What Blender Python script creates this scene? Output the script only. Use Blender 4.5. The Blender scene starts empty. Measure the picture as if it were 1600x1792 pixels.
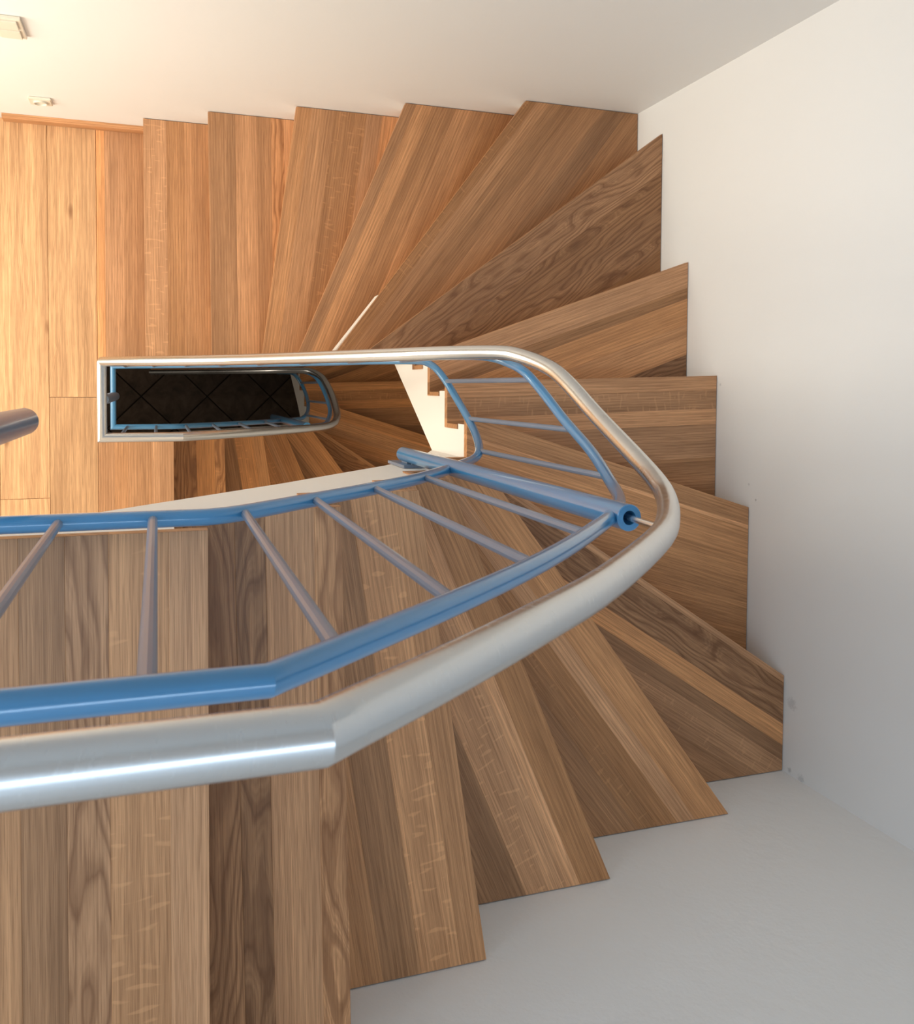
import bpy, bmesh, math, random
from mathutils import Vector, Matrix

C = bpy.context.scene.collection
S = bpy.context.scene
PI = math.pi
random.seed(7)

# ------------------------------------------------------------------ camera
EYE = 6.462                                   # eye height above the tiled ground floor
CAM_ROT = Matrix(((0.94655802, 0.00558158, -0.32248529),
                  (0.00639594, 0.99932881, 0.03606974),
                  (0.32247017, -0.0362047, 0.945887)))
cam = bpy.data.cameras.new('camera')
cam.sensor_fit = 'HORIZONTAL'
cam.sensor_width = 36.0
cam.lens = 36.0 * 1537.0 / 1600.0
cam.shift_y = -(896.0 - 731.6) / 1600.0 * (1600.0 / 1600.0)
cam.clip_start = 0.02
cam.dof.use_dof = True
cam.dof.focus_distance = 2.2
cam.dof.aperture_fstop = 20.0
cam_ob = bpy.data.objects.new('camera', cam)
cam_ob.matrix_world = Matrix.Translation((0, 0, EYE)) @ CAM_ROT.to_4x4()
C.objects.link(cam_ob)
S.camera = cam_ob

# ------------------------------------------------------------------ view, world, lights
S.view_settings.view_transform = 'Standard'
S.view_settings.look = 'None'
S.view_settings.exposure = 0.0
S.view_settings.gamma = 1.0
S.view_settings.use_curve_mapping = False
S.cycles.max_bounces = 10
S.cycles.diffuse_bounces = 6
S.cycles.glossy_bounces = 4
S.cycles.use_denoising = True

world = bpy.data.worlds.new('sky')
S.world = world
world.use_nodes = True
bgn = world.node_tree.nodes['Background']
bgn.inputs[0].default_value = (0.75, 0.86, 1.0, 1)
bgn.inputs[1].default_value = 0.0


def area(name, loc, target, sx, sy, watts, col):
    L = bpy.data.lights.new(name, 'AREA')
    L.shape = 'RECTANGLE'
    L.size, L.size_y = sx, sy
    L.energy = watts
    L.color = col
    o = bpy.data.objects.new(name, L)
    o.location = loc
    d = Vector(target) - Vector(loc)
    o.rotation_euler = d.to_track_quat('-Z', 'Y').to_euler()
    C.objects.link(o)
    return o


# daylight from the tall window of the middle storey, left of the landing
area('window_light_middle_storey', (-1.9, 0.05, 3.95), (0.15, 0.62, 3.2), 1.5, 1.7, 66, (1.0, 0.945, 0.81))
# skylight strip in the ceiling of the upper storey
area('skylight', (-0.2, -0.72, 7.86), (-0.2, -0.72, 0), 2.6, 0.16, 15, (0.58, 0.78, 1.0))
# window of the upper storey, left
area('window_light_upper_storey', (-2.7, 0.7, 6.7), (1.7, -0.3, 5.2), 1.8, 1.6, 40, (0.68, 0.84, 1.0))
# added fill lamp at the left, lifts the dark ground floor tiles
area('fill_light_ground_floor', (-2.3, 0.2, 0.9), (-0.2, -0.05, 0.0), 0.9, 0.5, 7, (1.0, 0.86, 0.7))


# ------------------------------------------------------------------ node helpers
def new_mat(name):
    m = bpy.data.materials.new(name)
    m.use_nodes = True
    nt = m.node_tree
    return m, nt, nt.nodes['Principled BSDF']


def N(nt, kind, **kw):
    n = nt.nodes.new(kind)
    for k, v in kw.items():
        setattr(n, k, v)
    return n


def math_node(nt, op, a, b=None, c=None):
    n = N(nt, 'ShaderNodeMath', operation=op)
    for i, v in enumerate((a, b, c)):
        if v is None:
            continue
        if isinstance(v, (int, float)):
            n.inputs[i].default_value = v
        else:
            nt.links.new(v, n.inputs[i])
    return n.outputs[0]


def ramp(nt, fac, stops):
    r = N(nt, 'ShaderNodeValToRGB')
    e = r.color_ramp.elements
    while len(e) < len(stops):
        e.new(0.5)
    for i, (p, c) in enumerate(stops):
        e[i].position = p
        e[i].color = (c[0], c[1], c[2], 1)
    nt.links.new(fac, r.inputs[0])
    return r.outputs[0]


def mix(nt, mode, fac, a, b):
    n = N(nt, 'ShaderNodeMix', data_type='RGBA', blend_type=mode)
    for idx, v in ((0, fac), (6, a), (7, b)):
        if isinstance(v, (int, float)):
            n.inputs[idx].default_value = v
        elif isinstance(v, tuple):
            n.inputs[idx].default_value = (v[0], v[1], v[2], 1)
        else:
            nt.links.new(v, n.inputs[idx])
    return n.outputs[2]


def noise(nt, vec, scale, detail=3.0, rough=0.55, dist=0.0):
    n = N(nt, 'ShaderNodeTexNoise')
    n.inputs['Scale'].default_value = scale
    n.inputs['Detail'].default_value = detail
    n.inputs['Roughness'].default_value = rough
    n.inputs['Distortion'].default_value = dist
    nt.links.new(vec, n.inputs['Vector'])
    return n.outputs[0]


def mapping(nt, vec, scale):
    n = N(nt, 'ShaderNodeMapping')
    n.inputs['Scale'].default_value = scale
    nt.links.new(vec, n.inputs['Vector'])
    return n.outputs[0]


def oak(name, warp, ring, fleck, rough=0.42, knots=False):
    """Oiled oak: UV u runs along the grain (metres), v across it; the stave's own tone is its object colour."""
    m, nt, P = new_mat(name)
    uv = N(nt, 'ShaderNodeUVMap', uv_map='UVMap').outputs[0]
    info = N(nt, 'ShaderNodeObjectInfo')
    sep = N(nt, 'ShaderNodeSeparateXYZ')
    nt.links.new(uv, sep.inputs[0])
    # growth rings: bands across v bent by a slow noise stretched along the grain
    slow = noise(nt, mapping(nt, uv, (2.2, 9.0, 1)), 1.0, 2.0)
    wob = noise(nt, mapping(nt, uv, (9.0, 60.0, 1)), 1.0, 3.0)
    v2 = math_node(nt, 'ADD', sep.outputs[1], math_node(nt, 'MULTIPLY', math_node(nt, 'SUBTRACT', slow, 0.5), warp))
    v2 = math_node(nt, 'ADD', v2, math_node(nt, 'MULTIPLY', math_node(nt, 'SUBTRACT', wob, 0.5), 0.004 + warp * 0.05))
    fine = math_node(nt, 'FRACT', math_node(nt, 'MULTIPLY', v2, ring * 4.3))
    fine = ramp(nt, fine, [(0.0, (0.0,) * 3), (0.5, (1.0,) * 3), (1.0, (0.0,) * 3)])
    fine_mask = ramp(nt, noise(nt, mapping(nt, uv, (1.1, 16.0, 1)), 1.0, 2.0), [(0.35, (0.05,) * 3), (0.65, (1.0,) * 3)])
    rings = math_node(nt, 'FRACT', math_node(nt, 'MULTIPLY', v2, ring))
    rings = ramp(nt, rings, [(0.0, (0.15,) * 3), (0.22, (0.85,) * 3), (0.55, (1.0,) * 3), (0.90, (0.35,) * 3), (1.0, (0.15,) * 3)])
    # fine pores and fibre streaks
    pores = noise(nt, mapping(nt, uv, (11.0, 480.0, 1)), 1.0, 2.0)
    pores = ramp(nt, pores, [(0.34, (0.1,) * 3), (0.50, (1.0,) * 3)])
    fib = noise(nt, mapping(nt, uv, (3.0, 190.0, 1)), 1.0, 4.0, 0.7)
    fib = ramp(nt, fib, [(0.32, (0.0,) * 3), (0.68, (1.0,) * 3)])
    broad = noise(nt, mapping(nt, uv, (1.4, 22.0, 1)), 1.0, 3.0)
    broad = ramp(nt, broad, [(0.3, (0.0,) * 3), (0.7, (1.0,) * 3)])
    base = info.outputs['Color']
    dark = mix(nt, 'MULTIPLY', 1.0, base, (0.34, 0.26, 0.205) if warp > 0.1 else (0.42, 0.355, 0.30))
    lite = mix(nt, 'MULTIPLY', 1.0, base, (1.32, 1.30, 1.26))
    col = mix(nt, 'MIX', broad, mix(nt, 'MIX', 0.40, base, dark), mix(nt, 'MIX', 0.5, base, lite))
    col = mix(nt, 'MULTIPLY', 0.62, col, fib_col(nt, fib))
    col = mix(nt, 'MIX', math_node(nt, 'MULTIPLY', math_node(nt, 'MULTIPLY', math_node(nt, 'SUBTRACT', 1.0, fine), fine_mask), 0.42), col, dark)
    col = mix(nt, 'MIX', math_node(nt, 'MULTIPLY', math_node(nt, 'SUBTRACT', 1.0, rings), 0.85 if warp > 0.1 else 0.36), col, dark)
    col = mix(nt, 'MIX', math_node(nt, 'MULTIPLY', math_node(nt, 'SUBTRACT', 1.0, pores), 0.55), col, dark)
    if knots:
        vo = N(nt, 'ShaderNodeTexVoronoi')
        vo.inputs['Scale'].default_value = 1.0
        nt.links.new(mapping(nt, uv, (2.6, 8.0, 1)), vo.inputs['Vector'])
        kn = ramp(nt, vo.outputs['Distance'], [(0.045, (1.0,) * 3), (0.11, (0.0,) * 3)])
        col = mix(nt, 'MIX', math_node(nt, 'MULTIPLY', kn, 0.75), col, mix(nt, 'MULTIPLY', 1.0, base, (0.25, 0.16, 0.10)))
    if fleck:
        # silvery ray flecks lying across the grain
        fl = noise(nt, mapping(nt, uv, (95.0, 26.0, 1)), 1.0, 0.0, 0.5, 0.35)
        fl = ramp(nt, fl, [(0.66, (0.0,) * 3), (0.74, (1.0,) * 3)])
        col = mix(nt, 'MIX', math_node(nt, 'MULTIPLY', fl, 0.30), col, lite)
    nt.links.new(col, P.inputs['Base Color'])
    P.inputs['Roughness'].default_value = rough
    P.inputs['Specular IOR Level'].default_value = 0.35
    bp = N(nt, 'ShaderNodeBump')
    bp.inputs['Strength'].default_value = 0.18
    bp.inputs['Distance'].default_value = 0.0006
    nt.links.new(pores, bp.inputs['Height'])
    nt.links.new(bp.outputs[0], P.inputs['Normal'])
    return m


def fib_col(nt, fac):
    return ramp(nt, fac, [(0.0, (0.52, 0.47, 0.42)), (0.5, (0.97, 0.96, 0.95)), (1.0, (1.25, 1.24, 1.22))])


M = {}
M['straight'] = oak('oak_straight_grain', 0.020, 95.0, False)
M['wavy'] = oak('oak_wavy_grain', 0.24, 44.0, False)
M['fleck'] = oak('oak_ray_fleck', 0.022, 110.0, True)
M['floor_oak'] = oak('oak_floorboard', 0.075, 45.0, False, 0.5, True)


def paint(name, col, rough, bump_scale=0, bump=0.0, dirt=None, coat=0.0, marks=()):
    m, nt, P = new_mat(name)
    P.inputs['Base Color'].default_value = (*col, 1)
    P.inputs['Roughness'].default_value = rough
    P.inputs['Coat Weight'].default_value = coat
    P.inputs['Coat Roughness'].default_value = 0.12
    tc = N(nt, 'ShaderNodeTexCoord').outputs['Object']
    if bump_scale:
        h = noise(nt, tc, bump_scale, 5.0, 0.6)
        b = N(nt, 'ShaderNodeBump')
        b.inputs['Strength'].default_value = bump
        b.inputs['Distance'].default_value = 0.01
        nt.links.new(h, b.inputs['Height'])
        nt.links.new(b.outputs[0], P.inputs['Normal'])
    if dirt:
        n = noise(nt, tc, 1.6, 4.0)
        f = ramp(nt, n, [(0.35, (0.0,) * 3), (0.8, (1.0,) * 3)])
        c = mix(nt, 'MIX', math_node(nt, 'MULTIPLY', f, 0.35), tuple(col), tuple(dirt))
        for (px, py, pz, rad, k) in marks:            # small scuffs that shoes and bags left on the wall
            dd = N(nt, 'ShaderNodeVectorMath', operation='DISTANCE')
            nt.links.new(tc, dd.inputs[0])
            dd.inputs[1].default_value = (px, py, pz)
            rough_d = math_node(nt, 'ADD', dd.outputs['Value'], math_node(nt, 'MULTIPLY', math_node(nt, 'SUBTRACT', noise(nt, tc, 160.0, 3.0), 0.5), rad * 1.5))
            sp = ramp(nt, math_node(nt, 'DIVIDE', rough_d, rad), [(0.35, (1.0,) * 3), (1.0, (0.0,) * 3)])
            c = mix(nt, 'MIX', math_node(nt, 'MULTIPLY', sp, k), c, (0.30, 0.29, 0.29))
        nt.links.new(c, P.inputs['Base Color'])
    return m


M['plaster'] = paint('white_wall_plaster', (0.82, 0.815, 0.80), 0.75, 17.0, 0.07, (0.78, 0.775, 0.76))
M['scuffed_plaster'] = paint('scuffed_white_plaster', (0.82, 0.815, 0.80), 0.75, 17.0, 0.07, (0.78, 0.775, 0.76), 0.0,
                             [(1.7264, -0.9093, 4.4073, 0.022, 0.30), (1.7264, -1.105, 4.4036, 0.010, 0.45), (1.7264, -1.110, 4.4515, 0.016, 0.35),
                              (1.7264, -0.2972, 4.1956, 0.006, 0.35), (1.7264, -0.3408, 4.2297, 0.005, 0.6), (1.7264, 0.0112, 4.0413, 0.006, 0.3)])
M['rough_plaster'] = paint('rough_white_plaster', (0.82, 0.815, 0.80), 0.75, 14.0, 0.28, (0.77, 0.765, 0.75))
M['stringer'] = paint('white_stringer_paint', (0.84, 0.81, 0.76), 0.6, 40.0, 0.05)
M['ceiling'] = paint('ceiling_paint', (0.80, 0.80, 0.79), 0.8)
M['blue'] = paint('blue_gloss_paint', (0.05, 0.230, 0.45), 0.30, 60.0, 0.02, None, 1.0)
M['blue_grey'] = paint('blue_grey_sheen_paint', (0.17, 0.22, 0.30), 0.36, 0, 0, None, 0.3)  # on balusters the grey is grazing reflection put into the blue paint's colour
M['plastic'] = paint('ivory_plastic', (0.74, 0.70, 0.60), 0.35)
M['plastic_dark'] = paint('dark_socket_plastic', (0.25, 0.2, 0.13), 0.4)
M['grout'] = paint('dark_grout', (0.02, 0.016, 0.013), 0.9)


def metal(name, col, rough):
    m, nt, P = new_mat(name)
    P.inputs['Metallic'].default_value = 1.0
    P.inputs['Base Color'].default_value = (*col, 1)
    uv = N(nt, 'ShaderNodeUVMap', uv_map='UVMap').outputs[0]
    br = noise(nt, mapping(nt, uv, (900.0, 6.0, 1)), 1.0, 2.0)
    r = N(nt, 'ShaderNodeMapRange')
    r.inputs[3].default_value = rough - 0.05
    r.inputs[4].default_value = rough + 0.06
    nt.links.new(br, r.inputs[0])
    nt.links.new(r.outputs[0], P.inputs['Roughness'])
    b = N(nt, 'ShaderNodeBump')
    b.inputs['Strength'].default_value = 0.06
    b.inputs['Distance'].default_value = 0.0004
    nt.links.new(br, b.inputs['Height'])
    nt.links.new(b.outputs[0], P.inputs['Normal'])
    return m


M['steel'] = metal('brushed_stainless_steel', (0.62, 0.63, 0.635), 0.25)


def tile_mat():
    m, nt, P = new_mat('brown_stone_tile')
    tc = N(nt, 'ShaderNodeTexCoord').outputs['Object']
    n1 = noise(nt, tc, 9.0, 6.0, 0.65, 0.6)
    c = ramp(nt, n1, [(0.3, (0.035, 0.022, 0.015)), (0.55, (0.10, 0.068, 0.045)), (0.75, (0.15, 0.105, 0.07))])
    info = N(nt, 'ShaderNodeObjectInfo')
    c = mix(nt, 'MULTIPLY', 1.0, c, info.outputs['Color'])
    nt.links.new(c, P.inputs['Base Color'])
    P.inputs['Roughness'].default_value = 0.5
    return m


M['tile'] = tile_mat()


# ------------------------------------------------------------------ object helpers
def link(name, me, m, parent=None):
    o = bpy.data.objects.new(name, me)
    if m is not None and not me.materials:
        me.materials.append(m)
    C.objects.link(o)
    if parent is not None:
        o.parent = parent
    return o


def empty(name, loc=(0, 0, 0), parent=None):
    o = bpy.data.objects.new(name, None)
    o.empty_display_size = 0.05
    o.location = loc
    C.objects.link(o)
    if parent is not None:
        o.parent = parent
    return o


def tag(o, label, cat, group=None):
    o['label'] = label
    o['category'] = cat
    if group:
        o['group'] = group
    return o


def structure(o):
    o['kind'] = 'structure'
    return o


def bm_mesh(bm, name):
    bmesh.ops.recalc_face_normals(bm, faces=bm.faces[:])
    me = bpy.data.meshes.new(name)
    bm.to_mesh(me)
    bm.free()
    return me


def add_box(bm, x0, x1, y0, y1, z0, z1):
    v = [bm.verts.new((x, y, z)) for z in (z0, z1) for y in (y0, y1) for x in (x0, x1)]
    for f in ((0, 1, 3, 2), (4, 6, 7, 5), (0, 4, 5, 1), (2, 3, 7, 6), (0, 2, 6, 4), (1, 5, 7, 3)):
        bm.faces.new([v[i] for i in f])
    return v


def box(name, x0, x1, y0, y1, z0, z1, m, parent=None, bevel=0.0):
    bm = bmesh.new()
    add_box(bm, x0, x1, y0, y1, z0, z1)
    if bevel:
        bmesh.ops.bevel(bm, geom=bm.edges[:], offset=bevel, segments=2, affect='EDGES', profile=0.6)
    return link(name, bm_mesh(bm, name), m, parent)


def prism(bm, poly, ztop, zbot):
    """poly: list of xy; ztop / zbot: number or list per vertex."""
    n = len(poly)
    zt = ztop if isinstance(ztop, list) else [ztop] * n
    zb = zbot if isinstance(zbot, list) else [zbot] * n
    T = [bm.verts.new((p[0], p[1], z)) for p, z in zip(poly, zt)]
    B = [bm.verts.new((p[0], p[1], z)) for p, z in zip(poly, zb)]
    bm.faces.new(T)
    bm.faces.new(B[::-1])
    for i in range(n):
        j = (i + 1) % n
        bm.faces.new((T[j], T[i], B[i], B[j]))
    return T, B


def tube(bm, pts, r, seg=20, cap=True, uvl=None):
    """Sweep a circle along pts with true mitres at the corners."""
    P = [Vector(p) for p in pts]
    n = len(P)
    T = [(P[min(i + 1, n - 1)] - P[max(i - 1, 0)]).normalized() for i in range(n)]
    rings = []
    d0 = (P[1] - P[0]).normalized()
    a = Vector((0, 0, 1)) if abs(d0.z) < 0.9 else Vector((1, 0, 0))
    u = (a - d0 * a.dot(d0)).normalized()
    ln = 0.0
    lens = []
    for i in range(n):
        din = (P[i] - P[i - 1]).normalized() if i else (P[1] - P[0]).normalized()
        dout = (P[i + 1] - P[i]).normalized() if i < n - 1 else din
        if i:
            ln += (P[i] - P[i - 1]).length
        lens.append(ln)
        # frame of the incoming segment
        u = (u - din * u.dot(din)).normalized()
        w = din.cross(u)
        nrm = (din + dout).normalized()
        ring = []
        for k in range(seg):
            ang = 2 * PI * k / seg
            q = u * math.cos(ang) * r + w * math.sin(ang) * r
            q = q - din * (q.dot(nrm) / din.dot(nrm))
            ring.append(bm.verts.new(P[i] + q))
        rings.append(ring)
        # carry the frame over to the outgoing segment
        ax = din.cross(dout)
        if ax.length > 1e-7:
            u = Matrix.Rotation(din.angle(dout), 3, ax.normalized()) @ u
    for i in range(n - 1):
        for k in range(seg):
            k2 = (k + 1) % seg
            f = bm.faces.new((rings[i][k], rings[i][k2], rings[i + 1][k2], rings[i + 1][k]))
            f.smooth = True
            if uvl is not None:
                for lp, (uu, vv) in zip(f.loops, ((lens[i], k / seg), (lens[i], (k + 1) / seg), (lens[i + 1], (k + 1) / seg), (lens[i + 1], k / seg))):
                    lp[uvl].uv = (uu, vv)
    if cap:
        bm.faces.new(rings[0][::-1])
        bm.faces.new(rings[-1])


def tube_obj(name, pts, r, m, parent, seg=20):
    bm = bmesh.new()
    uvl = bm.loops.layers.uv.new('UVMap')
    tube(bm, pts, r, seg, True, uvl)
    me = bm_mesh(bm, name)
    me.set_sharp_from_angle(angle=math.radians(28))
    return link(name, me, m, parent)


def lathe(bm, prof, cx, cy, seg=24):
    R = []
    for (r, z) in prof:
        R.append([bm.verts.new((cx + r * math.cos(2 * PI * k / seg), cy + r * math.sin(2 * PI * k / seg), z)) for k in range(seg)])
    for i in range(len(R) - 1):
        for k in range(seg):
            f = bm.faces.new((R[i][k], R[i][(k + 1) % seg], R[i + 1][(k + 1) % seg], R[i + 1][k]))
            f.smooth = True
    bm.faces.new(R[0])
    bm.faces.new(R[-1])


# ------------------------------------------------------------------ plan of the stairwell (metres, eye above the origin)
RISE = 0.175
XR, YB, YF, XL = 1.7264, 1.035, -1.118, -3.0      # right, back and front wall; far left wall
WX, WY0, WY1, WXL = 0.80, -0.194, 0.093, -0.206    # the open well
TREAD_T, NOSE = 0.023, 0.030
Z0 = EYE - 1.2121                                 # upper landing floor
FLIGHT = 15 * RISE

# nose lines of the fifteen steps below the landing nose: (outer point, inner point)
NOSES = [((0.0625, -0.869), (0.0625, -0.196)), ((0.294, -0.994), (0.278, -0.193)), ((0.601, -1.121), (0.458, -0.191)),
         ((0.969, -1.120), (0.575, -0.196)), ((1.417, -1.124), (1.005, -0.569)), ((1.727, -0.839), (1.095, -0.419)),
         ((1.727, -0.368), (0.940, -0.120)), ((1.724, 0.040), (0.805, 0.013)), ((1.728, 0.432), (0.984, 0.165)),
         ((1.727, 0.915), (0.656, 0.122)), ((1.273, 1.042), (0.589, 0.132)), ((0.864, 1.034), (0.477, 0.122)),
         ((0.493, 1.033), (0.369, 0.127)), ((0.186, 1.031), (0.197, 0.125)), ((-0.048, 1.029), (-0.044, 0.113))]


def frame(i):
    A, B = (Vector(p) for p in NOSES[i])
    t = (A - B).normalized()
    return B, t, Vector((t.y, -t.x))              # origin, outward, up-stairs


G = 0.0025                                        # joint to the walls
OUTER = [Vector(p) for p in ((-1.5, YF + G), (XR - G, YF + G), (XR - G, YB - G), (-1.5, YB - G))]


def cut(path, org, t, sign):
    """Where the line org + s t meets the path, on the side sign * s; returns (segment + fraction, point)."""
    best = None
    for k in range(len(path) - 1):
        a, b = path[k], path[k + 1]
        e = b - a
        den = t.x * e.y - t.y * e.x
        if abs(den) < 1e-9:
            continue
        w = a - org
        s = (w.x * e.y - w.y * e.x) / den
        f = (w.x * t.y - w.y * t.x) / den
        if -1e-9 <= f <= 1 + 1e-9:
            if best is None or (sign > 0 and s > best[0]) or (sign < 0 and abs(s) < abs(best[0])):
                best = (s, k + f, org + t * s)
    return best[1], best[2]


def between(path, p0, p1):
    return [path[k] for k in range(len(path)) if p0 + 1e-6 < k < p1 - 1e-6]


def ring_poly(la, lb, inner):
    """Part of the stairwell plan between line la (up-stairs) and lb (down-stairs)."""
    ia, pia = cut(inner, la[0], la[1], -1)
    ib, pib = cut(inner, lb[0], lb[1], -1)
    oa, poa = cut(OUTER, la[0], la[1], 1)
    ob, pob = cut(OUTER, lb[0], lb[1], 1)
    inn = [pia] + between(inner, ia, ib) + [pib]
    out = [poa] + between(OUTER, oa, ob) + [pob]
    return inn, out


def line(i, back=0.0):
    B, t, m = frame(i)
    # measure inner hits from the outer side so that the nearest crossing is the inner edge of the step
    org = B + t * 0.45 + m * back
    return org, t


def clip_half(poly, org, nrm, keep_le):
    """keep points whose (p-org).nrm <= keep_le"""
    out = []
    n = len(poly)
    for i in range(n):
        a, b = poly[i], poly[(i + 1) % n]
        da, db = (a - org).dot(nrm) - keep_le, (b - org).dot(nrm) - keep_le
        if da <= 0:
            out.append(a)
        if (da < 0 and db > 0) or (da > 0 and db < 0):
            out.append(a + (b - a) * (da / (da - db)))
    cl = []
    for p in out:
        if not cl or (p - cl[-1]).length > 1e-5:
            cl.append(p)
    if len(cl) > 1 and (cl[0] - cl[-1]).length < 1e-5:
        cl.pop()
    return cl


def area2(poly):
    return 0.5 * sum(poly[i].x * poly[(i + 1) % len(poly)].y - poly[(i + 1) % len(poly)].x * poly[i].y for i in range(len(poly)))


def board_mesh(name, poly, zt, th, org, t, m, su, sv, chamfer=0.0004):
    """One board: outline poly, top at zt; UV along / across the grain."""
    if area2(poly) < 0:
        poly = poly[::-1]
    bm = bmesh.new()
    uvl = bm.loops.layers.uv.new('UVMap')
    n = len(poly)
    inset = []
    for i in range(n):
        a, b, c = poly[i - 1], poly[i], poly[(i + 1) % n]
        d1, d2 = (b - a).normalized(), (c - b).normalized()
        n1, n2 = Vector((-d1.y, d1.x)), Vector((-d2.y, d2.x))
        k = n1 + n2
        den = max(0.25, k.dot(n1))
        inset.append(b + k * (chamfer / den))
    T = [bm.verts.new((p.x, p.y, zt)) for p in inset]
    U = [bm.verts.new((p.x, p.y, zt - chamfer)) for p in poly]
    L = [bm.verts.new((p.x, p.y, zt - th)) for p in poly]
    bm.faces.new(T)
    bm.faces.new(L[::-1])
    for i in range(n):
        j = (i + 1) % n
        bm.faces.new((T[j], T[i], U[i], U[j]))
        bm.faces.new((U[j], U[i], L[i], L[j]))
    for f in bm.faces:
        for lp in f.loops:
            co = lp.vert.co
            q = Vector((co.x, co.y)) - org
            lp[uvl].uv = (q.dot(t) + su, q.dot(m) + (co.z - zt) + sv)
    return bm_mesh(bm, name)


# base tones (linear); s = straight, w = wavy / cathedral, f = ray fleck
OAK = (0.66, 0.350, 0.170)


def tone(k, warm=0.0):
    return (OAK[0] * k * (1 + 0.05 * warm), OAK[1] * k, OAK[2] * k * (1 - 0.10 * warm), 1)


KIND = {'s': 'straight', 'w': 'wavy', 'f': 'fleck'}
# per step: seams (distance behind the nose) and for each stave from the nose back: tone, grain, warmth
STAVES = {
    1: ([0.044, 0.121, 0.168], [(1.0, 'w'), (1.02, 's'), (0.74, 'w'), (0.80, 'w')]),
    2: ([0.051, 0.130, 0.204], [(1.02, 's'), (1.06, 'f'), (0.74, 's'), (0.92, 's')]),
    3: ([0.070, 0.100, 0.190], [(0.86, 's'), (1.12, 's'), (1.02, 'f'), (0.72, 's'), (0.85, 's')]),
    4: ([0.080, 0.123, 0.170, 0.215], [(0.98, 's'), (1.05, 's'), (0.84, 's'), (0.72, 'f'), (0.80, 's')]),
    5: ([0.017, 0.119, 0.171, 0.209, 0.30], [(1.02, 's'), (0.74, 'w'), (1.10, 's'), (0.74, 's'), (0.86, 'f'), (0.8, 's')]),
    6: ([0.053, 0.064, 0.150, 0.228], [(0.86, 's'), (1.18, 's'), (1.0, 's'), (0.94, 's'), (0.82, 's')]),
    7: ([0.047, 0.107, 0.157, 0.265], [(1.02, 's'), (0.86, 'f'), (1.04, 's'), (0.88, 's'), (0.78, 's')]),
    8: ([0.082, 0.117, 0.200, 0.298], [(1.02, 's'), (0.68, 's'), (0.98, 's'), (0.92, 's'), (0.66, 'w')]),
    9: ([0.112, 0.210, 0.330], [(0.82, 'w'), (0.66, 'w'), (0.72, 'w'), (0.64, 's')]),
    10: ([0.035, 0.078, 0.159, 0.253, 0.330], [(0.78, 'f'), (0.96, 's'), (0.80, 's'), (0.88, 's'), (0.72, 's'), (0.76, 's')]),
    11: ([0.040, 0.098, 0.180, 0.284], [(0.90, 's'), (1.02, 's'), (0.84, 's'), (1.0, 's'), (0.80, 's')]),
    12: ([0.057, 0.144, 0.264, 0.325], [(0.96, 's'), (1.0, 's'), (0.84, 'f'), (0.96, 's'), (1.14, 's')]),
    13: ([0.099, 0.178, 0.234, 0.284], [(0.82, 's'), (1.06, 's'), (0.88, 's'), (1.08, 'w'), (1.20, 's')]),
    14: ([0.085, 0.152], [(1.04, 'f'), (0.84, 's'), (0.92, 's')]),
}


def add_staves(parent, poly, zt, th, fr, seams, spec, name='stave', bounce_tint=(1, 1, 1)):
    B, t, m = fr
    edges = [-9.0] + seams + [9.0]
    for k in range(len(edges) - 1):
        p = clip_half(poly, B, m, edges[k + 1])
        p = clip_half(p, B, -m, -edges[k])
        if len(p) < 3 or abs(area2(p)) < 2e-5:
            continue
        kk, g = spec[min(k, len(spec) - 1)][:2]
        me = board_mesh(name, p, zt, th, B, t, m, random.uniform(0, 60), random.uniform(0, 60))
        o = link(name, me, M[KIND[g]], parent)
        c = tone(kk ** 1.35 * random.uniform(0.95, 1.06), random.uniform(-1, 1))
        o.color = (c[0] * bounce_tint[0], c[1] * bounce_tint[1], c[2] * bounce_tint[2], 1)


SOFFIT0 = [(-0.40, -0.245), (-0.0855, -0.245), (0.03, -0.363), (0.144, -0.461), (0.318, -0.673), (0.486, -0.850), (0.625, -1.017), (0.72, -1.175), (0.804, -1.385)]


def soffit(p):
    """Height of the white underside at the well, measured from the landing the flight starts from."""
    if p.x > 0.79 and -0.19 < p.y < 0.09:
        return -1.385 - (p.y + 0.198) * 1.66
    if p.y < 0:
        for (x0, z0), (x1, z1) in zip(SOFFIT0[:-1], SOFFIT0[1:]):
            if p.x <= x1:
                return z0 + (z1 - z0) * (p.x - x0) / (x1 - x0)
        return SOFFIT0[-1][1]
    return -1.875 - (0.804 - p.x) * 1.17


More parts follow.
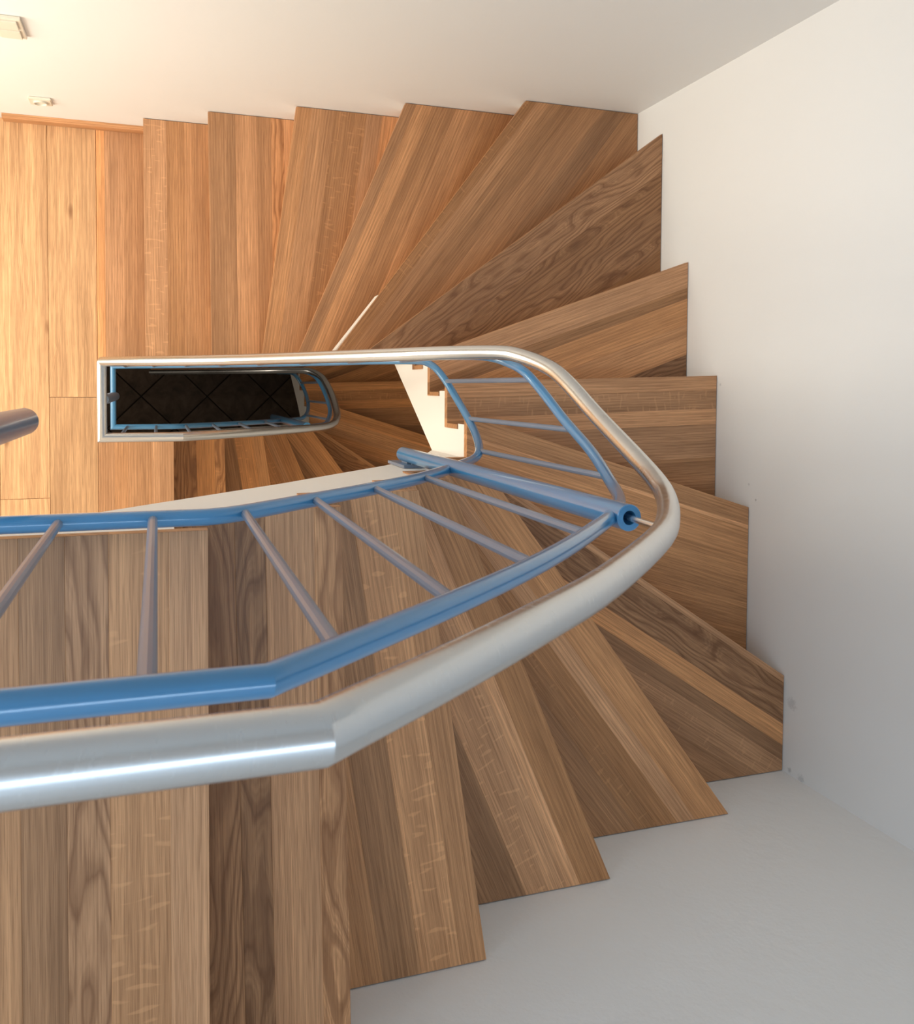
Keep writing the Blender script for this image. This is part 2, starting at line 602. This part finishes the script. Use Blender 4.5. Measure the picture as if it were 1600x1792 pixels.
def make_staircase(zl, label, widen=0.0, bounce_tint=(1, 1, 1)):
    """Fifteen steps down from a landing whose floor is at zl."""
    root = empty('staircase', (1.2, 0.0, 0.0))
    root.location = (0, 0, zl - FLIGHT)
    tag(root, label, 'staircase')
    off = -(zl - FLIGHT)
    core = bmesh.new()
    INNER = [Vector(p) for p in ((-1.5, WY0 - widen), (WX, WY0 - widen), (WX, WY1), (-1.5, WY1))]
    INNER_CORE = [Vector(p) for p in ((-1.5, WY0 - widen - 0.004), (WX + 0.004, WY0 - widen - 0.004), (WX + 0.004, WY1 + 0.004), (-1.5, WY1 + 0.004))]
    for i in range(1, 15):
        z = zl - i * RISE + off
        # wooden tread, glued from staves
        la, lb = line(i - 1, NOSE + 0.012), line(i)
        inn, out = ring_poly(la, lb, INNER)
        poly = inn + out[::-1]
        tr = empty('tread', (0, 0, 0), root)
        seams, spec = STAVES[i]
        add_staves(tr, poly, z, TREAD_T, frame(i), seams, spec, 'stave', bounce_tint)
        # core block below it, from its riser back to the riser above
        lb2, la2 = line(i, NOSE + 0.012), line(i - 1, NOSE + 0.012)
        inn, out = ring_poly(la2, lb2, INNER_CORE)
        ni, no = len(inn), len(out)
        zb = [soffit(p) + zl + off for p in inn]
        sa, sb = zb[0], zb[-1]
        zb2 = [sa + (sb - sa) * k / max(1, no - 1) for k in range(no)]
        prism(core, inn + out[::-1], z - TREAD_T, zb + zb2[::-1])
        # rounded old nosing of the concrete under the new tread
        lc = line(i, NOSE - 0.003)
        inn, out = ring_poly(lb2, lc, INNER_CORE)
        prism(core, inn + out[::-1], z - TREAD_T, z - TREAD_T - 0.062)
        if i == 10 and widen == 0:
            # here the old white nosing peeps out from under the tread next to the well
            B, t, m = frame(i)
            s0 = (WY1 - B.y) / t.y
            prism(core, [B + t * (s0 + 0.02) - m * 0.0045, B + t * (s0 + 0.28) + m * 0.001, B + t * (s0 + 0.28) + m * 0.02, B + t * s0 + m * 0.02], z - TREAD_T, z - TREAD_T - 0.06)
    link('stringer', bm_mesh(core, 'stringer'), M['stringer'], root)['label'] = 'white painted stringer and underside'
    for i in range(0, 15):
        # oak riser boards under every nose
        z = zl - i * RISE + off
        inn, out = ring_poly(line(i, NOSE + 0.012), line(i, NOSE), INNER)
        poly = inn + out[::-1]
        B, t, m = frame(i)
        me = board_mesh('riser', poly, z - TREAD_T - 0.063, RISE - TREAD_T - 0.064, B, t, m, random.uniform(0, 60), random.uniform(0, 60))
        o = link('riser', me, M['straight'], root)
        o.color = tone(0.85)
    return root


# ------------------------------------------------------------------ large structure: walls, floors
WT = 0.15
structure(box('wall_right', XR, XR + WT, YF - WT, YB + WT, -0.2, 8.1, M['scuffed_plaster']))
structure(box('wall_front', XL, XR, YF - WT, YF, -0.2, 8.1, M['rough_plaster']))
structure(box('wall_back', -0.562, XR, YB, YB + 0.2, -0.2, 8.1, M['plaster']))
structure(box('wall_left', XL - WT, XL, YF - WT, 2.6, -0.2, 8.1, M['plaster']))
structure(box('wall_far', XL - WT, -0.562, 2.45, 2.6, -0.2, 8.1, M['plaster']))
structure(box('wall_side', -0.562, -0.412, YB + 0.2, 2.6, -0.2, 8.1, M['plaster']))
structure(box('ceiling', XL - WT, XR + WT, YF - WT, 2.6, 7.9, 8.1, M['ceiling']))

# floor slabs of the landings: they stop at the open well
LANDING_LEFT = -0.229


def landing(zl, upper):
    fl = bmesh.new()
    zt = zl - 0.020
    rx = NOSES[0][0][0] - NOSE - 0.012
    rx2 = NOSES[14][0][0] + NOSE + 0.012
    wl = -0.62 if upper else WXL                   # the upper floor leaves a longer opening
    wy = WY0 if upper else WY0 - 0.020
    add_box(fl, XL, wl - 0.004, wy - 0.004, YB, zl - 0.245, zt)
    add_box(fl, XL, WXL - 0.004, YF, wy - 0.004, zl - 0.245, zt)
    add_box(fl, XL, -0.562, YB, 2.45, zl - 0.245, zt)
    # the strip up to the first riser, whose underside falls with the flight
    prism(fl, [Vector(p) for p in ((WXL - 0.004, YF), (-0.0855, YF), (-0.0855, wy - 0.004), (WXL - 0.004, wy - 0.004))], zt, zl - 0.245)
    prism(fl, [Vector(p) for p in ((-0.0855, YF), (rx, YF), (rx, wy - 0.004), (-0.0855, wy - 0.004))], zt,
          [zl - 0.245, zl - 0.354, zl - 0.354, zl - 0.245])
    if not upper:
        add_box(fl, WXL - 0.004, rx2, WY1 + 0.004, YB, zl - 0.245, zt)
    f = structure(link('floor', bm_mesh(fl, 'floor'), M['stringer']))
    fx = (Vector((LANDING_LEFT, 0)), Vector((0, 1)), Vector((-1, 0)))
    # nosing board of the landing on the side where the stairs go down
    poly = [Vector(p) for p in ((LANDING_LEFT, YF + G), (0.0625, YF + G), (0.0625, wy), (LANDING_LEFT, wy))]
    seams = [0.050, 0.124, 0.176, 0.230] if upper else [0.088, 0.18, 0.23]
    spec = [(1.02, 's'), (0.98, 'f'), (0.94, 'w'), (0.82, 's'), (0.9, 's')] if upper else [(1.08, 's'), (0.96, 's'), (1.02, 's'), (0.95, 's')]
    add_staves(f, poly, zl, TREAD_T, (Vector((0.0625, 0)), Vector((0, -1)), Vector((-1, 0))), seams, spec)
    # its return along the well and the side where the stairs come down
    poly = [Vector(p) for p in ((LANDING_LEFT, wy + 0.0006), (WXL, wy + 0.0006), (WXL, WY1), (LANDING_LEFT, WY1))]
    if not upper:
        add_staves(f, poly, zl, TREAD_T, (Vector((WXL, 0)), Vector((0, -1)), Vector((-1, 0))), [], [(1.15, 's')])
    poly = [Vector(p) for p in ((LANDING_LEFT, WY1 + 0.0006), (rx2, WY1 + 0.0006), (rx2, YB - G), (LANDING_LEFT, YB - G))]
    if not upper:
        add_staves(f, poly, zl, TREAD_T, (Vector((rx2, 0)), Vector((0, -1)), Vector((-1, 0))), [0.119, 0.192],
                   [(0.90, 's'), (1.04, 's'), (1.25, 's')])
    # floorboards left of it, running the same way
    x = LANDING_LEFT - 0.0015
    w = 0.178
    row = 0
    cuts = [[-0.053], [-0.457], [0.35, -0.9], [-0.2], [0.6], [-0.5], [0.1], [-0.7], [0.4]]
    while x > -1.9:
        ys = sorted([YF + G] + cuts[row % len(cuts)] + [(YB - G) if x > -0.56 and x - w > -0.7 else 2.44])
        for a, b in zip(ys[:-1], ys[1:]):
            if upper and x - w > -0.63:
                b = min(b, wy)
                if b - a < 0.05:
                    continue
            poly = [Vector(p) for p in ((x - w, a), (x, a), (x, b - 0.0012), (x - w, b - 0.0012))]
            me = board_mesh('floorboard', poly, zl - 0.002, 0.018, Vector((x - w / 2, 0)), Vector((0, 1)), Vector((-1, 0)),
                            random.uniform(0, 60), random.uniform(0, 60), 0.0010)
            o = link('floorboard', me, M['floor_oak'], f)
            k = random.uniform(1.20, 1.32) if row != 0 else (1.18 if a > -0.1 else 1.08)
            o.color = (OAK[0] * k * 0.98, OAK[1] * k * 1.12, OAK[2] * k * 1.22, 1)
        x -= w + 0.0012
        row += 1
    return f


landing(Z0, True)
mid = landing(Z0 - FLIGHT, False)

# tiled ground floor
ground = structure(box('floor', XL, XR, YF, 2.45, -0.2, -0.006, M['grout']))
TS = 0.3115
ca, sa_ = math.cos(PI / 4), math.sin(PI / 4)
tbm = bmesh.new()
h = TS / 2 - 0.004
add_box(tbm, -h, h, -h, h, -0.010, 0.0)
bmesh.ops.bevel(tbm, geom=[e for e in tbm.edges if all(v.co.z > -0.001 for v in e.verts)], offset=0.002, segments=1, affect='EDGES')
tile_me = bm_mesh(tbm, 'tile')
tile_me.materials.append(M['tile'])
for i in range(-4, 6):
    for j in range(-4, 6):
        u, v = (i + 0.5) * TS, (j + 0.5) * TS
        x, y = -0.108 + u * ca - v * sa_, -0.083 + u * sa_ + v * ca
        if -1.1 < x < 1.3 and -0.8 < y < 0.75:
            o = link('tile', tile_me, None, ground)
            o.location = (x, y, random.uniform(-0.0006, 0.0006))
            o.rotation_euler = (0, 0, PI / 4)
            k = random.uniform(0.85, 1.15)
            o.color = (k, k, k, 1)

# wooden skirting on the back wall of the middle landing
bb = bmesh.new()
prism(bb, [Vector(p) for p in ((-0.560, YB - 0.0005), (-0.560, YB - 0.018), (-0.0185, YB - 0.018), (-0.0185, YB - 0.0005))],
      Z0 - FLIGHT + 0.058, Z0 - FLIGHT + 0.0005)
bmesh.ops.bevel(bb, geom=[e for e in bb.edges if all(v.co.z > Z0 - FLIGHT + 0.05 and v.co.y < YB - 0.01 for v in e.verts)], offset=0.006, segments=3, affect='EDGES')
bbm = bm_mesh(bb, 'baseboard_back')
uvl = bbm.uv_layers.new(name='UVMap')
for lp in bbm.loops:
    co = bbm.vertices[lp.vertex_index].co
    uvl.data[lp.index].uv = (co.x + 11.3, co.z + co.y + 4.7)
base = structure(link('baseboard_back', bbm, M['straight']))
base.color = tone(1.0)

# ------------------------------------------------------------------ staircases
make_staircase(Z0, 'oak winding staircase with white stringer, curving from the upper landing to the middle landing')
make_staircase(Z0 - FLIGHT, 'shaded lower oak staircase seen through the open well, going down to the dark tiled floor', 0.020, (1.06, 0.94, 0.72))  # warm bounced light is tinted into the lower staves' colour


# ------------------------------------------------------------------ railings
def smooth(pts, sub=4):
    """Catmull-Rom through pts."""
    P = [Vector(p) for p in pts]
    out = []
    for i in range(len(P) - 1):
        p0, p1, p2, p3 = P[max(i - 1, 0)], P[i], P[i + 1], P[min(i + 2, len(P) - 1)]
        for k in range(sub):
            s = k / sub
            out.append(0.5 * ((2 * p1) + (p2 - p0) * s + (2 * p0 - 5 * p1 + 4 * p2 - p3) * s * s + (3 * p1 - p0 - 3 * p2 + p3) * s ** 3))
    out.append(P[-1])
    return out


RY0, RY1, RX0 = -0.1735, 0.072, -0.171
# x, y, depth below the eye, for the rails of the flight below the upper landing
HAND_A = [(0.0745, RY0, 0.429), (0.1647, RY0, 0.501), (0.2608, RY0, 0.583), (0.3772, RY0, 0.690), (0.5518, RY0, 0.884),
          (0.6552, RY0, 1.030), (0.7150, -0.165, 1.130), (0.7421, -0.1501, 1.197), (0.7641, -0.1242, 1.290),
          (0.778, -0.0557, 1.465), (0.7680, 0.0083, 1.575), (0.757, 0.040, 1.640), (0.731, 0.0645, 1.720),
          (0.697, 0.0740, 1.780), (0.596, 0.075, 1.910), (0.500, 0.0735, 2.065), (0.2247, 0.0725, 2.575), (-0.078, 0.072, 2.940)]
TOP_A = [(0.0598, RY0, 0.518), (0.1046, RY0, 0.556), (0.2186, RY0, 0.656), (0.3343, RY0, 0.766), (0.4332, RY0, 0.872), (0.545, RY0, 1.005), (0.585, RY0, 1.058)]
TOP_B = [(0.585, RY0, 1.058), (0.6407, RY0, 1.140), (0.6939, -0.1721, 1.237), (0.7287, -0.1597, 1.327), (0.7664, -0.1199, 1.469),
         (0.778, -0.0666, 1.609), (0.7705, -0.0066, 1.708), (0.756, 0.031, 1.760), (0.744, 0.052, 1.820), (0.715, 0.068, 1.880),
         (0.66, 0.072, 1.955), (0.500, 0.072, 2.190), (0.2247, 0.072, 2.680), (-0.078, 0.072, 3.035)]
BOT_A = [(0.0584, RY0, 1.190), (0.1048, RY0, 1.215), (0.2159, RY0, 1.320), (0.3352, RY0, 1.436), (0.4568, RY0, 1.570), (0.585, RY0, 1.750)]
BOT_B = [(0.585, RY0, 1.760), (0.6925, -0.1723, 1.926), (0.7244, -0.1619, 1.966), (0.7472, -0.1455, 2.023), (0.7662, -0.1203, 2.100),
         (0.7767, -0.0885, 2.180), (0.777, -0.0335, 2.283), (0.760, 0.016, 2.330), (0.744, 0.047, 2.360), (0.731, 0.0648, 2.400),
         (0.707, 0.0727, 2.450), (0.600, 0.074, 2.620), (0.500, 0.073, 2.810), (0.2247, 0.072, 3.300), (-0.078, 0.072, 3.690)]
H_LEVEL, T_LEVEL, B_LEVEL = 0.428, 0.518, 1.194
HR_R, RAIL_R, BAR_R, POST_R = 0.0158, 0.0102, 0.0060, 0.0178


def depth_at(curve, x, y):
    best = None
    for a, b in zip(curve[:-1], curve[1:]):
        e = (b - a).xy
        L2 = max(1e-12, e.length_squared)
        s = min(1, max(0, (Vector((x, y)) - a.xy).dot(e) / L2))
        d = (a.xy + e * s - Vector((x, y))).length
        if best is None or d < best[0]:
            best = (d, a + (b - a) * s)
    return best[1]


def make_railing(drop, label, last):
    root = empty('stair_railing', (RX0, RY0, EYE - 1.2121 - drop))
    tag(root, label, 'railing')
    ox, oy, oz = root.location

    def L(p):
        return (p[0] - ox, p[1] - oy, EYE - p[2] - drop - oz)
    end_h = [(RX0, RY1, H_LEVEL + FLIGHT)] if not last else [(-0.036, 0.072, 2.945)]
    ha = smooth(HAND_A if not last else HAND_A[:-1]) + [Vector(p) for p in end_h]
    tb = smooth(TOP_B) + [Vector((RX0, RY1, T_LEVEL + FLIGHT))]
    bb_ = smooth(BOT_B) + [Vector((RX0, RY1, B_LEVEL + FLIGHT))]
    if last:
        tb = [p for p in tb if p.y < 0.05 or p.x > 0.655]
        bb_ = [p for p in bb_ if p.y < 0.05 or p.x > 0.655]
    ta, ba = smooth(TOP_A), smooth(BOT_A)
    if last:
        lead = lambda d: [Vector((RX0, RY1, d)), Vector((RX0, RY0, d))]
    else:                                        # at the top: foot rail on along the floor edge, hand and top rail across to the back wall
        lead = lambda d: [Vector((-0.600, YB - 0.004, d)), Vector((-0.600, RY0, d))] if d > 1 else [Vector((RX0, YB - 0.004, d)), Vector((RX0, RY0, d))]
    tube_obj('handrail', [L(p) for p in lead(H_LEVEL) + ha], HR_R, M['steel'], root, 32)['label'] = 'brushed steel handrail'
    tube_obj('top_rail', [L(p) for p in lead(T_LEVEL) + ta], RAIL_R, M['blue'], root, 20)
    tube_obj('top_rail', [L(p) for p in tb], RAIL_R, M['blue'], root, 20)
    tube_obj('bottom_rail', [L(p) for p in lead(B_LEVEL) + ba], RAIL_R * 1.1, M['blue'], root, 20)
    tube_obj('bottom_rail', [L(p) for p in bb_], RAIL_R, M['blue'], root, 20)
    tac = lead(T_LEVEL) + ta
    bac = lead(B_LEVEL) + ba
    bars = [(x, RY0, tac, bac) for x in (-0.118, -0.007, 0.111, 0.225, 0.346, 0.479)]
    bars += [(0.770, 0.018, tb, bb_), (0.777, -0.085, tb, bb_), (0.735, -0.155, tb, bb_)]
    if not last:
        bars += [(x, RY1, tb, bb_) for x in (0.675, 0.56, 0.445, 0.33, 0.215, 0.10, -0.015, -0.12)]
    else:
        bars += [(0.668, RY1, tb, bb_)]
    for x, y, c1, c2 in bars:
        p, q = depth_at(c1, x, y), depth_at(c2, x, y)
        tube_obj('baluster', [L(p), L(q)], BAR_R, M['blue_grey'], root, 12)
    # newel tube on the turn: open at the top, steel pin up to the handrail, bracket to the stringer below
    nx, ny = 0.585, -0.171
    zt, zb = L((0, 0, 1.012))[2], L((0, 0, 2.135))[2]
    bm = bmesh.new()
    lathe(bm, [(POST_R - 0.002, zb), (POST_R, zb + 0.002), (POST_R, zt - 0.001), (POST_R - 0.001, zt), (0.0095, zt), (0.0090, zt - 0.03)], nx - ox, ny - oy, 28)
    me = bm_mesh(bm, 'newel_post')
    me.set_sharp_from_angle(angle=math.radians(30))
    link('newel_post', me, M['blue'], root)
    hp = depth_at(ha, nx + 0.012, RY0)
    tube_obj('steel_pin', [L((nx, ny, 1.02)), L((nx, ny - 0.001, hp[2] + 0.004))], 0.0042, M['steel'], root, 12)['label'] = 'thin steel pin carrying the handrail'
    bk = bmesh.new()
    z0, z1 = L((0, 0, 2.120))[2], L((0, 0, 2.070))[2]
    add_box(bk, nx - 0.008 - ox, nx + 0.007 - ox, WY0 - 0.003 - oy, ny - 0.010 - oy, z0, z1)
    add_box(bk, nx - 0.004 - ox, nx + 0.004 - ox, WY0 - 0.003 - oy, ny - 0.010 - oy, z1 + 0.022, z1 + 0.032)
    add_box(bk, nx - 0.028 - ox, nx + 0.028 - ox, WY0 - 0.003 - oy, WY0 + 0.004 - oy, L((0, 0, 2.180))[2], L((0, 0, 2.025))[2])
    link('post_bracket', bm_mesh(bk, 'post_bracket'), M['blue_grey'], root)
    # newel of the landing: hangs down beside the slab
    bm = bmesh.new()
    lathe(bm, [(POST_R - 0.002, L((0, 0, 1.285))[2]), (POST_R, L((0, 0, 1.283))[2]), (POST_R, L((0, 0, H_LEVEL))[2])], -0.1675 - ox, -0.050 - oy, 28)
    me = bm_mesh(bm, 'newel_post')
    me.set_sharp_from_angle(angle=math.radians(30))
    link('newel_post', me, M['blue_grey'], root)['label'] = 'grey blue newel post at the landing edge'
    bk = bmesh.new()
    add_box(bk, WXL - 0.004 - ox, -0.178 - ox, -0.062 - oy, -0.038 - oy, L((0, 0, 1.277))[2], L((0, 0, 1.257))[2])
    link('post_bracket', bm_mesh(bk, 'post_bracket'), M['blue_grey'], root)
    return root


make_railing(0.0, 'blue railing with broad steel handrail and thick newel post along the upper oak stairs', False)
make_railing(FLIGHT, 'blue railing with steel handrail framing the narrow dark well below the middle landing', True)

# ------------------------------------------------------------------ small things on the back wall
sw = empty('light_switch', (-0.402, YB, EYE - 2.857))
tag(sw, 'tall ivory light switch plate high on the white back wall', 'switch')
box('cover_plate', -0.040, 0.040, -0.011, -0.0005, -0.0745, 0.0745, M['plastic'], sw, 0.0025)
for zc in (-0.0345, 0.0345):
    box('rocker', -0.029, 0.029, -0.0165, -0.0100, zc - 0.030, zc + 0.030, M['plastic'], sw, 0.002)
so = empty('wall_socket', (-0.399, YB, EYE - 3.563))
tag(so, 'small square ivory wall socket just above the wooden skirting', 'socket')
bm = bmesh.new()
add_box(bm, -0.038, 0.038, -0.010, -0.0005, -0.038, 0.038)
bmesh.ops.bevel(bm, geom=bm.edges[:], offset=0.0025, segments=2, affect='EDGES')
link('cover_plate', bm_mesh(bm, 'cover_plate'), M['plastic'], so)
bm = bmesh.new()
seg = 24
prof = [(0.024, -0.0095), (0.024, -0.0165), (0.0205, -0.0165), (0.0195, -0.0105)]
R = [[bm.verts.new((r * math.cos(2 * PI * k / seg), y, r * math.sin(2 * PI * k / seg))) for k in range(seg)] for r, y in prof]
for i in range(3):
    for k in range(seg):
        bm.faces.new((R[i][k], R[i][(k + 1) % seg], R[i + 1][(k + 1) % seg], R[i + 1][k]))
bm.faces.new(R[0][::-1])
bm.faces.new(R[-1])
link('socket_insert', bm_mesh(bm, 'socket_insert'), M['plastic'], so)
for x in (-0.0095, 0.0095):
    bm = bmesh.new()
    R = [[bm.verts.new((x + 0.0028 * math.cos(2 * PI * k / 10), y, 0.0028 * math.sin(2 * PI * k / 10))) for k in range(10)] for y in (-0.0112, -0.0100)]
    for k in range(10):
        bm.faces.new((R[0][k], R[0][(k + 1) % 10], R[1][(k + 1) % 10], R[1][k]))
    bm.faces.new(R[0][::-1])
    bm.faces.new(R[1])
    link('pin_hole', bm_mesh(bm, 'pin_hole'), M['plastic_dark'], so)
